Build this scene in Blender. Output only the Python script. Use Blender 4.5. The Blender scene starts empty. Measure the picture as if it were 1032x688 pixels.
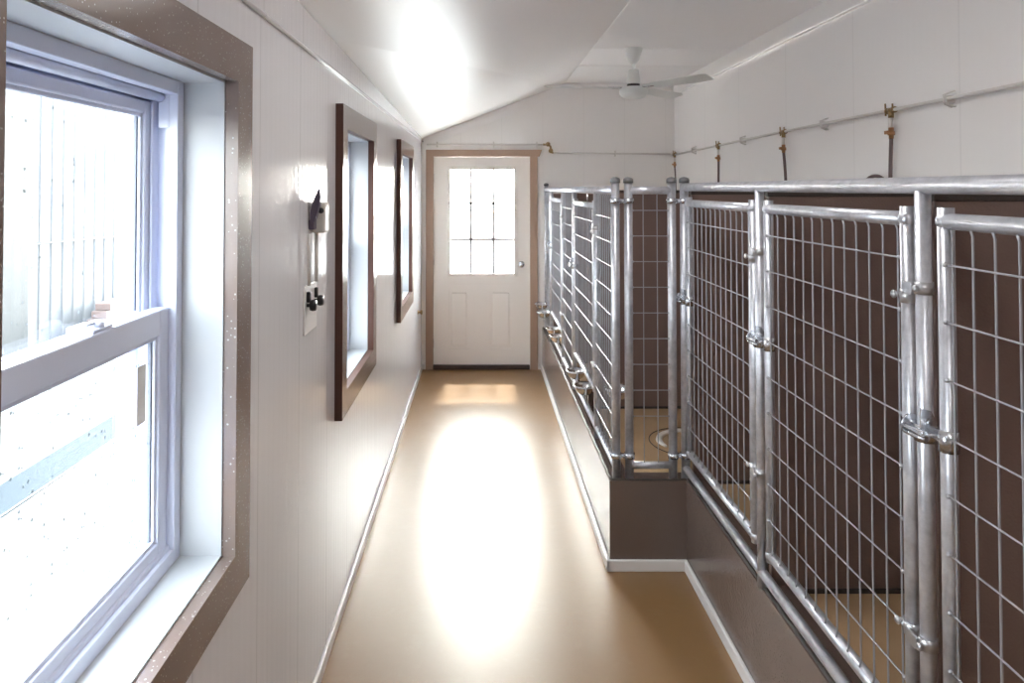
import bpy, math, random
from mathutils import Vector
random.seed(7)
sc = bpy.context.scene
col = sc.collection
PI = math.pi

# ------------------------------------------------------------------ mesh builder
class MB:
    def __init__(self):
        self.v, self.f, self.s, self.m = [], [], [], []
    def face(self, idx, smooth=False, mi=0):
        self.f.append(idx); self.s.append(smooth); self.m.append(mi)
    def box(self, x0, x1, y0, y1, z0, z1, mi=0):
        if x0 > x1: x0, x1 = x1, x0
        if y0 > y1: y0, y1 = y1, y0
        if z0 > z1: z0, z1 = z1, z0
        b = len(self.v)
        self.v += [(x0,y0,z0),(x1,y0,z0),(x1,y1,z0),(x0,y1,z0),(x0,y0,z1),(x1,y0,z1),(x1,y1,z1),(x0,y1,z1)]
        for q in ((0,3,2,1),(4,5,6,7),(0,1,5,4),(1,2,6,5),(2,3,7,6),(3,0,4,7)):
            self.face([b+i for i in q], False, mi)
        return self
    def rbox(self, x0, x1, y0, y1, z0, z1, r=.003, mi=0):
        """box with chamfered edges"""
        if x0 > x1: x0, x1 = x1, x0
        if y0 > y1: y0, y1 = y1, y0
        if z0 > z1: z0, z1 = z1, z0
        r = min(r, (x1-x0)*.45, (y1-y0)*.45, (z1-z0)*.45)
        import bmesh
        bm = bmesh.new()
        bmesh.ops.create_cube(bm, size=1)
        for v in bm.verts:
            v.co = Vector(((x0+x1)/2+v.co.x*(x1-x0), (y0+y1)/2+v.co.y*(y1-y0), (z0+z1)/2+v.co.z*(z1-z0)))
        bmesh.ops.bevel(bm, geom=list(bm.edges), offset=r, segments=2, profile=.5, affect='EDGES')
        b = len(self.v); bm.verts.index_update()
        self.v += [tuple(v.co) for v in bm.verts]
        for f in bm.faces: self.face([b+v.index for v in f.verts], False, mi)
        bm.free(); return self
    def tube(self, pts, r, n=8, cap=True, mi=0, closed=False):
        pts = [Vector(p) for p in pts]
        rs = r if isinstance(r, (list, tuple)) else [r]*len(pts)
        N = len(pts); b = len(self.v)
        ref = None
        for i, p in enumerate(pts):
            if closed: d = pts[(i+1) % N] - pts[(i-1) % N]
            else: d = pts[min(i+1, N-1)] - pts[max(i-1, 0)]
            d.normalize()
            if ref is None:
                ref = Vector((0,0,1)) if abs(d.z) < .9 else Vector((1,0,0))
            u = ref - d*ref.dot(d); u.normalize(); ref = u
            w = d.cross(u)
            for k in range(n):
                a = 2*PI*k/n
                self.v.append(tuple(p + (u*math.cos(a)+w*math.sin(a))*rs[i]))
        seg = N if closed else N-1
        for i in range(seg):
            j = (i+1) % N
            for k in range(n):
                l = (k+1) % n
                self.face([b+i*n+k, b+i*n+l, b+j*n+l, b+j*n+k], True, mi)
        if cap and not closed:
            self.face([b+k for k in range(n)][::-1], False, mi)
            self.face([b+(N-1)*n+k for k in range(n)], False, mi)
        return self
    def hollow(self, p0, p1, r, t=.003, n=20, mi=0):
        """pipe with a visible wall at both ends, dark discs as painted shade inside"""
        p0, p1 = Vector(p0), Vector(p1); d = (p1-p0).normalized()
        e = d*.008
        self.tube([p0+e, p0, p1, p1-e], [r-t, r, r, r-t], n, False, mi)
        b = len(self.v)
        for p in (p0+e, p1-e):
            self.tube([p, p+d*.0005], r-t, n, True, 1)  # dark disc paints the shade inside the pipe mouth
        return self
    def lathe(self, prof, c, axis='z', n=32, mi=0, cap=True):
        """prof: list of (radius, height) ; c: centre"""
        b = len(self.v); c = Vector(c)
        for (r, h) in prof:
            for k in range(n):
                a = 2*PI*k/n; x, y = r*math.cos(a), r*math.sin(a)
                if axis == 'z': p = (x, y, h)
                elif axis == 'x': p = (h, x, y)
                else: p = (y, h, x)
                self.v.append(tuple(c+Vector(p)))
        for i in range(len(prof)-1):
            for k in range(n):
                l = (k+1) % n
                self.face([b+i*n+k, b+i*n+l, b+(i+1)*n+l, b+(i+1)*n+k], True, mi)
        if cap and prof[0][0] > 1e-5: self.face([b+k for k in range(n)][::-1], False, mi)
        if cap and prof[-1][0] > 1e-5: self.face([b+(len(prof)-1)*n+k for k in range(n)], False, mi)
        return self
    def ball(self, c, r, n=10, mi=0, sc3=(1,1,1)):
        prof = [(max(1e-6, math.sin(PI*i/(n//2+1)))*r, -math.cos(PI*i/(n//2+1))*r) for i in range(n//2+2)]
        b0 = len(self.v)
        self.lathe(prof, (0,0,0), 'z', n, mi)
        for i in range(b0, len(self.v)):
            v = self.v[i]; self.v[i] = (c[0]+v[0]*sc3[0], c[1]+v[1]*sc3[1], c[2]+v[2]*sc3[2])
        return self
    def build(self, name, mats, parent=None, org=None):
        if org is None:
            org = Vector((0,0,0))
            q = parent
            while q is not None:
                org = org + Vector(q.location); q = q.parent
        me = bpy.data.meshes.new(name)
        me.from_pydata([tuple(Vector(p)-org) for p in self.v], [], self.f)
        me.polygons.foreach_set('use_smooth', self.s)
        me.polygons.foreach_set('material_index', self.m)
        if not isinstance(mats, (list, tuple)): mats = [mats]
        for m in mats: me.materials.append(m)
        import bmesh
        bm = bmesh.new(); bm.from_mesh(me); bmesh.ops.recalc_face_normals(bm, faces=bm.faces); bm.to_mesh(me); bm.free()
        me.update()
        o = bpy.data.objects.new(name, me); col.objects.link(o)
        if parent: o.parent = parent
        return o

def empty(name, loc, label=None, cat=None, group=None, kind=None, parent=None):
    o = bpy.data.objects.new(name, None); col.objects.link(o)
    o.empty_display_size = .05
    o.location = loc
    if parent: o.parent = parent
    tag(o, label, cat, group, kind)
    return o
def tag(o, label=None, cat=None, group=None, kind=None):
    if label: o['label'] = label
    if cat: o['category'] = cat
    if group: o['group'] = group
    if kind: o['kind'] = kind
    return o
def copy_tree(o, parent=None):
    c = o.copy(); col.objects.link(c)
    if parent: c.parent = parent
    for ch in [q for q in list(bpy.data.objects) if q.parent == o]:
        copy_tree(ch, c)
    return c

# ------------------------------------------------------------------ materials
def newmat(name):
    m = bpy.data.materials.new(name); m.use_nodes = True
    return m, m.node_tree, m.node_tree.nodes['Principled BSDF']
def N(t, typ, **kw):
    n = t.nodes.new(typ)
    for k, v in kw.items():
        if k in n.inputs: n.inputs[k].default_value = v
        else: setattr(n, k, v)
    return n
def math_n(t, op, a, b=None, c=None):
    n = t.nodes.new('ShaderNodeMath'); n.operation = op
    for i, q in enumerate((a, b, c)):
        if q is None: continue
        if isinstance(q, (int, float)): n.inputs[i].default_value = q
        else: t.links.new(q, n.inputs[i])
    return n.outputs[0]
def pos(t):
    g = t.nodes.new('ShaderNodeNewGeometry'); return g.outputs['Position']
def sepxyz(t, v):
    s = t.nodes.new('ShaderNodeSeparateXYZ'); t.links.new(v, s.inputs[0]); return s.outputs
def noise(t, vec, scale, detail=3, rough=.55):
    n = N(t, 'ShaderNodeTexNoise', Scale=scale, Detail=detail, Roughness=rough)
    t.links.new(vec, n.inputs['Vector']); return n.outputs[0]
def ramp(t, fac, stops):
    r = t.nodes.new('ShaderNodeValToRGB'); e = r.color_ramp.elements
    while len(e) < len(stops): e.new(.5)
    for k, (p, c) in enumerate(stops):
        e[k].position = p; e[k].color = (*c, 1) if len(c) == 3 else c
    t.links.new(fac, r.inputs[0]); return r.outputs[0]
def mix(t, fac, a, b):
    n = t.nodes.new('ShaderNodeMix'); n.data_type = 'RGBA'
    if isinstance(fac, (int, float)): n.inputs[0].default_value = fac
    else: t.links.new(fac, n.inputs[0])
    for i, q in ((6, a), (7, b)):
        if isinstance(q, tuple): n.inputs[i].default_value = (*q, 1)
        else: t.links.new(q, n.inputs[i])
    return n.outputs[2]
def bump(t, p, h, strength=.2, dist=.01, prev=None):
    b = N(t, 'ShaderNodeBump', Strength=strength, Distance=dist)
    t.links.new(h, b.inputs['Height'])
    if prev is not None: t.links.new(prev, b.inputs['Normal'])
    t.links.new(b.outputs[0], p.inputs['Normal']); return b.outputs[0]
def drops(t, vec, scale, size, keep=.5):
    """little scattered round water drops: 0..1 mask"""
    v = N(t, 'ShaderNodeTexVoronoi', Scale=scale); v.inputs['Randomness'].default_value = 1
    t.links.new(vec, v.inputs['Vector'])
    s = sepxyz(t, v.outputs['Color'])
    rad = math_n(t, 'MULTIPLY', s[0], size)
    rad = math_n(t, 'MULTIPLY', rad, math_n(t, 'GREATER_THAN', s[1], 1-keep))
    d = math_n(t, 'SUBTRACT', rad, v.outputs['Distance'])
    return math_n(t, 'MINIMUM', math_n(t, 'MAXIMUM', math_n(t, 'MULTIPLY', d, 8/size), 0), 1)

def simple(name, c, rough=.5, metal=0, spec=.5, coat=0, bumpsc=None, bstr=.1, var=0):
    m, t, p = newmat(name)
    p.inputs['Base Color'].default_value = (*c, 1); p.inputs['Roughness'].default_value = rough
    p.inputs['Metallic'].default_value = metal; p.inputs['Specular IOR Level'].default_value = spec
    p.inputs['Coat Weight'].default_value = coat; p.inputs['Coat Roughness'].default_value = .08
    P = pos(t)
    if var:
        n = noise(t, P, 14, 4)
        c2 = tuple(x*(1-var) for x in c)
        t.links.new(mix(t, n, c, c2), p.inputs['Base Color'])
    if bumpsc: bump(t, p, noise(t, P, bumpsc, 2), bstr, .003)
    return m

def panel_mat(name, axis, c, rough, pitch=.405, rib=.045, wet=True, ribstr=.12):
    """white PVC lining: vertical seams and soft narrow ribs along one axis"""
    m, t, p = newmat(name)
    P = pos(t); s = sepxyz(t, P); a = s[axis]
    fr = math_n(t, 'FRACT', math_n(t, 'DIVIDE', a, pitch))
    seam = math_n(t, 'LESS_THAN', math_n(t, 'ABSOLUTE', math_n(t, 'SUBTRACT', fr, .5)), .0055)
    ribs = math_n(t, 'SINE', math_n(t, 'MULTIPLY', a, 2*PI/rib))
    ribs = math_n(t, 'MULTIPLY', ribs, ribstr)
    if wet:                                     # uneven drawn surface of the sheet, running up and down
        cv = t.nodes.new('ShaderNodeCombineXYZ'); t.links.new(math_n(t, 'MULTIPLY', s[1], 26), cv.inputs[0]); t.links.new(math_n(t, 'MULTIPLY', s[2], .5), cv.inputs[1])
        ribs = math_n(t, 'ADD', ribs, math_n(t, 'MULTIPLY', noise(t, cv.outputs[0], 1.0, 2), .9))
    hh = math_n(t, 'SUBTRACT', ribs, math_n(t, 'MULTIPLY', seam, .8 if wet else .25))
    base = mix(t, seam, c, tuple(x*(.8 if wet else .93) for x in c))
    if wet:
        d = drops(t, P, 75, .26, .6)
        big = noise(t, P, 2.4, 3)
        d = math_n(t, 'MULTIPLY', d, ramp(t, big, [(.40, (0,0,0)), (.56, (1,1,1))]))
        base = mix(t, math_n(t, 'MULTIPLY', d, .6), base, (.97,.97,.97))
        hh = math_n(t, 'ADD', hh, math_n(t, 'MULTIPLY', d, 7.0))
    wob = noise(t, P, 3.0, 2)
    hh = math_n(t, 'ADD', hh, math_n(t, 'MULTIPLY', wob, 1.2))
    t.links.new(base, p.inputs['Base Color'])
    p.inputs['Roughness'].default_value = rough
    p.inputs['Specular IOR Level'].default_value = .32 if wet else .5
    bump(t, p, hh, .35, .002)
    return m

M = {}
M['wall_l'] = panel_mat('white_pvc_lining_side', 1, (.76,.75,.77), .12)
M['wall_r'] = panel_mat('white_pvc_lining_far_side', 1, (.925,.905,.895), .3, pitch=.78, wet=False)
M['wall_b'] = panel_mat('white_pvc_lining_end', 0, (.93,.91,.89), .3, pitch=.4, wet=False)
M['ceil'] = panel_mat('white_pvc_ceiling', 1, (.94,.915,.915), .36, pitch=60, wet=False, ribstr=.0)
M['trim'] = simple('white_pvc_trim', (.92,.90,.89), .3, bumpsc=30, bstr=.05)
M['base'] = simple('white_baseboard', (.82,.80,.79), .35, bumpsc=30, bstr=.05)
M['vinyl'] = simple('white_vinyl_sky_tinted', (.72,.76,.90), .3, bumpsc=20, bstr=.03)  # blue cast of the sky light is put into the white vinyl
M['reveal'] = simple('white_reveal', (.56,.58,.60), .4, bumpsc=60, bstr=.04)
M['door'] = simple('cream_painted_door', (.93,.885,.84), .35, bumpsc=60, bstr=.04)
M['muntin'] = simple('grey_muntin', (.52,.50,.50), .5)
M['rubber'] = simple('black_rubber', (.02,.02,.02), .6, bumpsc=80)
M['black'] = simple('black_plastic', (.015,.015,.017), .35, bumpsc=80, bstr=.03)
M['box'] = simple('ivory_plastic', (.74,.71,.66), .4, bumpsc=80, bstr=.03)
M['purple'] = simple('violet_grey_plastic', (.09,.07,.11), .35, bumpsc=80, bstr=.03)
M['brass'] = simple('aged_brass', (.36,.25,.13), .35, metal=1, bumpsc=90)
M['copper'] = simple('orange_fitting', (.42,.22,.11), .4, metal=.6, bumpsc=90)
M['pipe'] = simple('white_pex_pipe', (.72,.69,.66), .4, bumpsc=50, bstr=.03)
M['hose'] = simple('brown_grey_hose', (.16,.11,.11), .45, bumpsc=90)
M['fan'] = simple('fan_white_enamel', (.84,.85,.83), .3, bumpsc=40, bstr=.03)
M['fandark'] = simple('fan_vent_black', (.02,.02,.02), .6)
M['bowl'] = simple('stainless_steel', (.72,.72,.74), .16, metal=1, bumpsc=20, bstr=.02)
M['capm'] = simple('dull_grey_cap', (.20,.20,.21), .5, metal=.4, bumpsc=90, bstr=.1)
M['zinc'] = simple('zinc_plated', (.66,.68,.72), .24, metal=1, bumpsc=120, bstr=.1)
M['caulk'] = simple('dark_caulk_and_pipe_shade', (.05,.038,.032), .5, bumpsc=120, bstr=.5)
M['threshold'] = simple('dark_bronze_threshold', (.07,.05,.045), .7, spec=.2, bumpsc=50)
M['sticker'] = simple('cream_paper_sticker', (.88,.85,.80), .6, var=.15)
M['ringwhite'] = simple('white_floor_arc', (.85,.82,.78), .35, bumpsc=50, bstr=.04)
M['post_grey'] = simple('grey_post_paint', (.030,.034,.037), .6, bumpsc=40)
M['wood'] = simple('weathered_red_wood', (.17,.12,.11), .7, bumpsc=50, bstr=.3, var=.4)
M['slab'] = simple('pale_bounce_slab', (.74,.72,.69), .6, bumpsc=25, bstr=.2, var=.1)
M['path'] = simple('wet_concrete', (.032,.042,.052), .25, bumpsc=25, bstr=.3, var=.3)

def galv():
    m, t, p = newmat('galvanised_steel')
    P = pos(t)
    n1 = noise(t, P, 26, 4, .65); n2 = noise(t, P, 170, 2)
    t.links.new(ramp(t, n1, [(.3, (.52,.53,.58)), (.55, (.68,.69,.745)), (.75, (.78,.79,.84))]), p.inputs['Base Color'])
    p.inputs['Metallic'].default_value = .7
    t.links.new(math_n(t, 'ADD', math_n(t, 'MULTIPLY', n1, .25), .22), p.inputs['Roughness'])
    bump(t, p, math_n(t, 'ADD', n2, math_n(t, 'MULTIPLY', n1, 1.5)), .12, .001)
    return m
M['galv'] = galv()
M['wire'] = simple('galvanised_wire', (.46,.47,.51), .35, metal=.7)

def brown_casing():
    m, t, p = newmat('brown_textured_casing')
    P = pos(t)
    d = drops(t, P, 130, .36, .6); n = noise(t, P, 5, 3)
    base = mix(t, n, (.17,.118,.095), (.23,.17,.145))
    base = mix(t, math_n(t, 'MULTIPLY', d, .45), base, (.8,.78,.76))
    t.links.new(base, p.inputs['Base Color'])
    p.inputs['Roughness'].default_value = .2; p.inputs['IOR'].default_value = 1.7
    bump(t, p, math_n(t, 'ADD', noise(t, P, 260, 2), math_n(t, 'MULTIPLY', d, 1.5)), .3, .001)
    return m
M['casing'] = brown_casing()
M['doorcasing'] = simple('tan_brown_casing', (.42,.29,.215), .4, bumpsc=90, bstr=.1)
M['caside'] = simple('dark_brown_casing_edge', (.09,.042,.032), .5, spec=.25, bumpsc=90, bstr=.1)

def brown_panel(name, c, rough=.32, ior=1.5, bs=.25):
    """pebbled brown plastic sheet"""
    m, t, p = newmat(name)
    P = pos(t)
    v = N(t, 'ShaderNodeTexVoronoi', Scale=150); t.links.new(P, v.inputs['Vector'])
    n = noise(t, P, 3, 4)
    t.links.new(mix(t, n, c, tuple(x*1.35 for x in c)), p.inputs['Base Color'])
    p.inputs['Roughness'].default_value = rough; p.inputs['IOR'].default_value = ior
    bump(t, p, math_n(t, 'ADD', v.outputs['Distance'], noise(t, P, 60, 2)), bs, .0015)
    return m
M['panel'] = brown_panel('brown_pebbled_sheet', (.165,.110,.094), .3)
M['curb'] = brown_panel('brown_pebbled_curb', (.125,.092,.080), .2, 1.8, .3)

def floor_mat():
    m, t, p = newmat('tan_epoxy_floor')
    P = pos(t)
    n = noise(t, P, 1.4, 4); n2 = noise(t, P, 9, 5, .7)
    base = mix(t, n, (.215,.110,.036), (.255,.138,.050))
    base = mix(t, ramp(t, n2, [(.55, (0,0,0)), (.75, (.35,.35,.35))]), base, (.30,.19,.10))
    t.links.new(base, p.inputs['Base Color'])
    p.inputs['IOR'].default_value = 1.95
    t.links.new(math_n(t, 'ADD', math_n(t, 'MULTIPLY', n2, .16), .27), p.inputs['Roughness'])
    p.inputs['Specular IOR Level'].default_value = .5
    bump(t, p, noise(t, P, 22, 4, .6), .12, .004)
    return m
M['floor'] = floor_mat()

def kfloor_mat():
    m, t, p = newmat('tan_kennel_floor')
    P = pos(t)
    n = noise(t, P, 6, 4)
    t.links.new(mix(t, n, (.50,.33,.185), (.42,.27,.15)), p.inputs['Base Color'])
    p.inputs['Roughness'].default_value = .4
    bump(t, p, noise(t, P, 60, 3), .15, .002)
    return m
M['kfloor'] = kfloor_mat()

def glass_mat(name, wet):
    m = bpy.data.materials.new(name); m.use_nodes = True; t = m.node_tree
    for n in list(t.nodes): t.nodes.remove(n)
    out = t.nodes.new('ShaderNodeOutputMaterial')
    tr = N(t, 'ShaderNodeBsdfTransparent'); tr.inputs[0].default_value = (.93,.96,.96,1)
    gl = N(t, 'ShaderNodeBsdfGlossy', Roughness=.02)
    fr = N(t, 'ShaderNodeFresnel', IOR=1.45)
    mx = t.nodes.new('ShaderNodeMixShader')
    ge = t.nodes.new('ShaderNodeNewGeometry')      # a pane reflects once, at the face first met
    t.links.new(math_n(t, 'MULTIPLY', fr.outputs[0], math_n(t, 'SUBTRACT', 1.0, ge.outputs['Backfacing'])), mx.inputs[0]); t.links.new(tr.outputs[0], mx.inputs[1]); t.links.new(gl.outputs[0], mx.inputs[2])
    last = mx.outputs[0]
    if wet:
        P = pos(t)
        d = drops(t, P, 95, .34, .22)
        df = N(t, 'ShaderNodeBsdfDiffuse'); df.inputs[0].default_value = (.32,.36,.42,1)
        m2 = t.nodes.new('ShaderNodeMixShader')
        t.links.new(math_n(t, 'MULTIPLY', d, .75), m2.inputs[0]); t.links.new(last, m2.inputs[1]); t.links.new(df.outputs[0], m2.inputs[2])
        last = m2.outputs[0]
    t.links.new(last, out.inputs[0])
    return m
M['glass'] = glass_mat('window_glass', False)
M['wetglass'] = glass_mat('rain_spotted_glass', True)

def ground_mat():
    m, t, p = newmat('gravel_ground_darkened')
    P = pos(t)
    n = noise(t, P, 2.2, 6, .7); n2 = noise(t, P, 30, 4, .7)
    base = ramp(t, n, [(.38, (.042,.046,.052)), (.5, (.062,.064,.066)), (.62, (.082,.083,.083))])  # pale ground coloured darker to offset the overbright sky light on it
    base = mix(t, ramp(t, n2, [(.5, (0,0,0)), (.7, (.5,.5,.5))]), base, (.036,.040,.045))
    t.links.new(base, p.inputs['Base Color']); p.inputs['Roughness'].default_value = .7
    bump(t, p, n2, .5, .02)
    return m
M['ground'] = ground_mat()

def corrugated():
    m, t, p = newmat('ribbed_cladding_darkened')
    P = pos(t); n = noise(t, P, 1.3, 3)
    t.links.new(ramp(t, n, [(.3, (.09,.10,.115)), (.6, (.125,.13,.137))]), p.inputs['Base Color'])  # white cladding coloured darker to offset the overbright sky light
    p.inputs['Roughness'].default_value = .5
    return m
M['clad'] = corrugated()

# ------------------------------------------------------------------ dimensions
XL, XR, YB, YF = -.581, 1.886, 6.77, -1.6      # left wall, right wall, end wall, rear end of what is built
ZF, XFOLD = 2.775, .815                        # flat ceiling height, line where the slope meets it
def zl(y): return 2.336-(y-2.115)*.0217        # ceiling height along the left wall
OX = -.79                                      # outer face of left wall
KZ = .405                                      # curb top
WINS = [(.704, 1.667), (2.767, 3.66), (4.77, 5.66)]
WZ0, WZ1, CW = .831, 2.09, .097

# ------------------------------------------------------------------ shell
b = MB(); b.box(OX, XR+.12, YF, YB+.12, -.1, 0); tag(b.build('floor', M['floor']), kind='structure')
# left wall with three openings
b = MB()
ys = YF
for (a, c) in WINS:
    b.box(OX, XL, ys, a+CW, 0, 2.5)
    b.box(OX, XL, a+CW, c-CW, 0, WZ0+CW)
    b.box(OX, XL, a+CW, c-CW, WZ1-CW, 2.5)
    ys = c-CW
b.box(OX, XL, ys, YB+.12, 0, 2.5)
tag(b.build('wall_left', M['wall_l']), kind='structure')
b = MB(); b.box(XR, XR+.12, YF, YB+.12, 0, 3.0); tag(b.build('wall_right', M['wall_r']), kind='structure')
b = MB(); b.box(OX, XR+.12, YF-.12, YF, 0, 3.0); tag(b.build('wall_front', M['wall_b']), kind='structure')
# end wall around door opening
DX, DZ = .470, 2.07
b = MB()
b.box(XL, -DX, YB, YB+.12, 0, 3.0); b.box(DX, XR, YB, YB+.12, 0, 3.0); b.box(-DX, DX, YB, YB+.12, DZ, 3.0)
tag(b.build('wall_back', M['wall_b']), kind='structure')
# ceiling: slope and flat
b = MB()
T = .08
yy = [YF, 2.1, YB+.12]
for i in range(2):
    y0, y1 = yy[i], yy[i+1]
    def sl(x, y): return zl(y)+(ZF-zl(y))*(x-XL)/(XFOLD-XL)
    k = len(b.v)
    b.v += [(OX,y0,sl(OX,y0)),(XFOLD,y0,ZF),(XFOLD,y1,ZF),(OX,y1,sl(OX,y1)),
            (OX,y0,sl(OX,y0)+T),(XFOLD,y0,ZF+T),(XFOLD,y1,ZF+T),(OX,y1,sl(OX,y1)+T)]
    for q in ((0,3,2,1),(4,5,6,7),(0,1,5,4),(1,2,6,5),(2,3,7,6),(3,0,4,7)): b.face([k+j for j in q])
    b.box(XFOLD, XR+.12, y0, y1, ZF, ZF+T)
tag(b.build('ceiling', M['ceil']), kind='structure')
# mouldings
b = MB()
k = 0
for (y0, y1) in ((YF, YB),):
    z0 = 2.205
    v0 = len(b.v)
    t_ = .008
    b.v += [(XL,y0,z0),(XL+t_,y0,z0),(XL+t_,y0,zl(y0)+.002),(XL,y0,zl(y0)+.002),
            (XL,y1,z0),(XL+t_,y1,z0),(XL+t_,y1,zl(y1)+.002),(XL,y1,zl(y1)+.002)]
    for q in ((0,1,2,3),(4,7,6,5),(0,4,5,1),(1,5,6,2),(2,6,7,3),(3,7,4,0)): b.face([v0+j for j in q])
    b.tube([(XL+.008,y0,z0+.004),(XL+.008,y1,z0+.004)], .007, 8)
tag(b.build('trim_1', M['wall_l']), kind='structure')
b = MB(); b.box(XR-.010, XR, YF, YB, 2.655, ZF); b.tube([(XR-.010,YF,2.66),(XR-.010,YB,2.66)], .007, 8)
tag(b.build('trim_2', M['trim']), kind='structure')
# gable strip on end wall
b = MB()
w = .095
v0 = len(b.v)
xa, xb = XL+.01, XFOLD
za, zb = zl(YB)+.0, ZF
for y in (YB, YB-.006):
    b.v += [(xa,y,za-w),(xb,y,zb-w),(xb,y,zb),(xa,y,za)]
for q in ((0,1,2,3),(7,6,5,4),(0,4,5,1),(1,5,6,2),(2,6,7,3),(3,7,4,0)): b.face([v0+j for j in q])
b.box(xb, XR-.01, YB-.012, YB, zb-.05, zb)
tag(b.build('trim_3', M['trim']), kind='structure')
b = MB(); b.tube([(XFOLD, YF, ZF+.001),(XFOLD, YB, ZF+.001)], .004, 8)
tag(b.build('trim_4', M['trim']), kind='structure')
# cross battens of the ceiling panels
b = MB()
for y in (5.08, 5.78):
    b.box(XFOLD, XR, y-.02, y+.02, ZF-.004, ZF+.002)
tag(b.build('trim_5', M['ceil']), kind='structure')

# baseboards
def baseboard(name, pts_h):
    b = MB()
    for (x0,x1,y0,y1) in pts_h:
        b.rbox(x0,x1,y0,y1,0,.052,.005)
    tag(b.build(name, M['base']), kind='structure')
baseboard('baseboard_left', [(XL, XL+.014, YF, YB)])
FCX, NCX, CY = .590, .944, 3.224       # curb faces far / near, corner distance
baseboard('baseboard_right', [(FCX-.016, FCX, CY-.016, YB), (FCX-.016, NCX, CY-.016, CY), (NCX-.016, NCX, YF, CY-.016)])
baseboard('baseboard_back', [(XL+.014, -.545, YB-.012, YB), (.545, FCX-.016, YB-.012, YB)])

# kennel platform: curb, cap and raised floor
b = MB()
b.box(FCX, FCX+.10, CY, YB, 0, KZ); b.box(FCX+.10, NCX, CY, CY+.10, 0, KZ); b.box(NCX, NCX+.10, YF, CY+.10, 0, KZ)
tag(b.build('curb', M['curb']), kind='structure')
b = MB()
b.box(FCX+.10, XR, CY+.10, YB, 0, .385); b.box(NCX+.10, XR, YF, CY+.10, 0, .385)
tag(b.build('floor_kennel', M['kfloor']), kind='structure')
b = MB()
rr = random.Random(3)
def caulk(x0, y0, x1, y1):
    n = max(3, int(math.hypot(x1-x0, y1-y0)/.03)); pts = []; rs = []
    for i in range(n+1):
        u = i/n
        pts.append((x0+(x1-x0)*u+rr.uniform(-.003,.003), y0+(y1-y0)*u+rr.uniform(-.003,.003), KZ+.001)); rs.append(.005+rr.random()*.004)
    b.tube(pts, rs, 6)
caulk(FCX+.012, CY+.012, FCX+.012, YB-.01); caulk(FCX+.012, CY+.012, NCX+.012, CY+.012); caulk(NCX+.012, CY+.012, NCX+.012, YF+.02)
tag(b.build('trim_6', M['caulk']), kind='structure')
# brown sheets lining the kennel end wall and side wall
b = MB(); b.box(XR-.006, XR, YF, YB-.006, .385, 1.70); tag(b.build('wall_kennel_right', M['panel']), kind='structure')
b = MB(); b.box(FCX+.10, XR-.006, YB-.006, YB, .385, 1.70); tag(b.build('wall_kennel_back', M['panel']), kind='structure')

# dividers between kennels
def divider(y, x0, label):
    b = MB(); b.rbox(x0, XR-.006, y-.012, y+.012, .385, 1.728, .003)
    o = b.build('kennel_divider', M['panel'])
    tag(o, label, 'divider', 'brown sheets dividing the kennels')
    e = MB(); e.rbox(x0, XR-.006, y-.024, y-.012, .385, .399, .003); e.build('edge_strip', M['caulk'], o)
    e = MB(); e.rbox(x0-.004, XR-.006, y-.016, y+.016, 1.722, 1.738, .003)
    e.build('edge_strip', M['caulk'], o)
    return o
divider(1.52, .985, 'brown pebbled sheet seen close up behind the nearest, cut-off gate')
divider(2.392, .985, 'brown pebbled sheet standing on tan floor behind the large middle gate')
divider(3.262, .985, 'brown pebbled sheet behind the near-row gate that hangs beside the corner')
divider(4.36, .665, 'brown pebbled sheet behind the narrow end panel and the white ring')
divider(5.48, .665, 'brown pebbled sheet between the two back-row gates that carry bowls')

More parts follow.
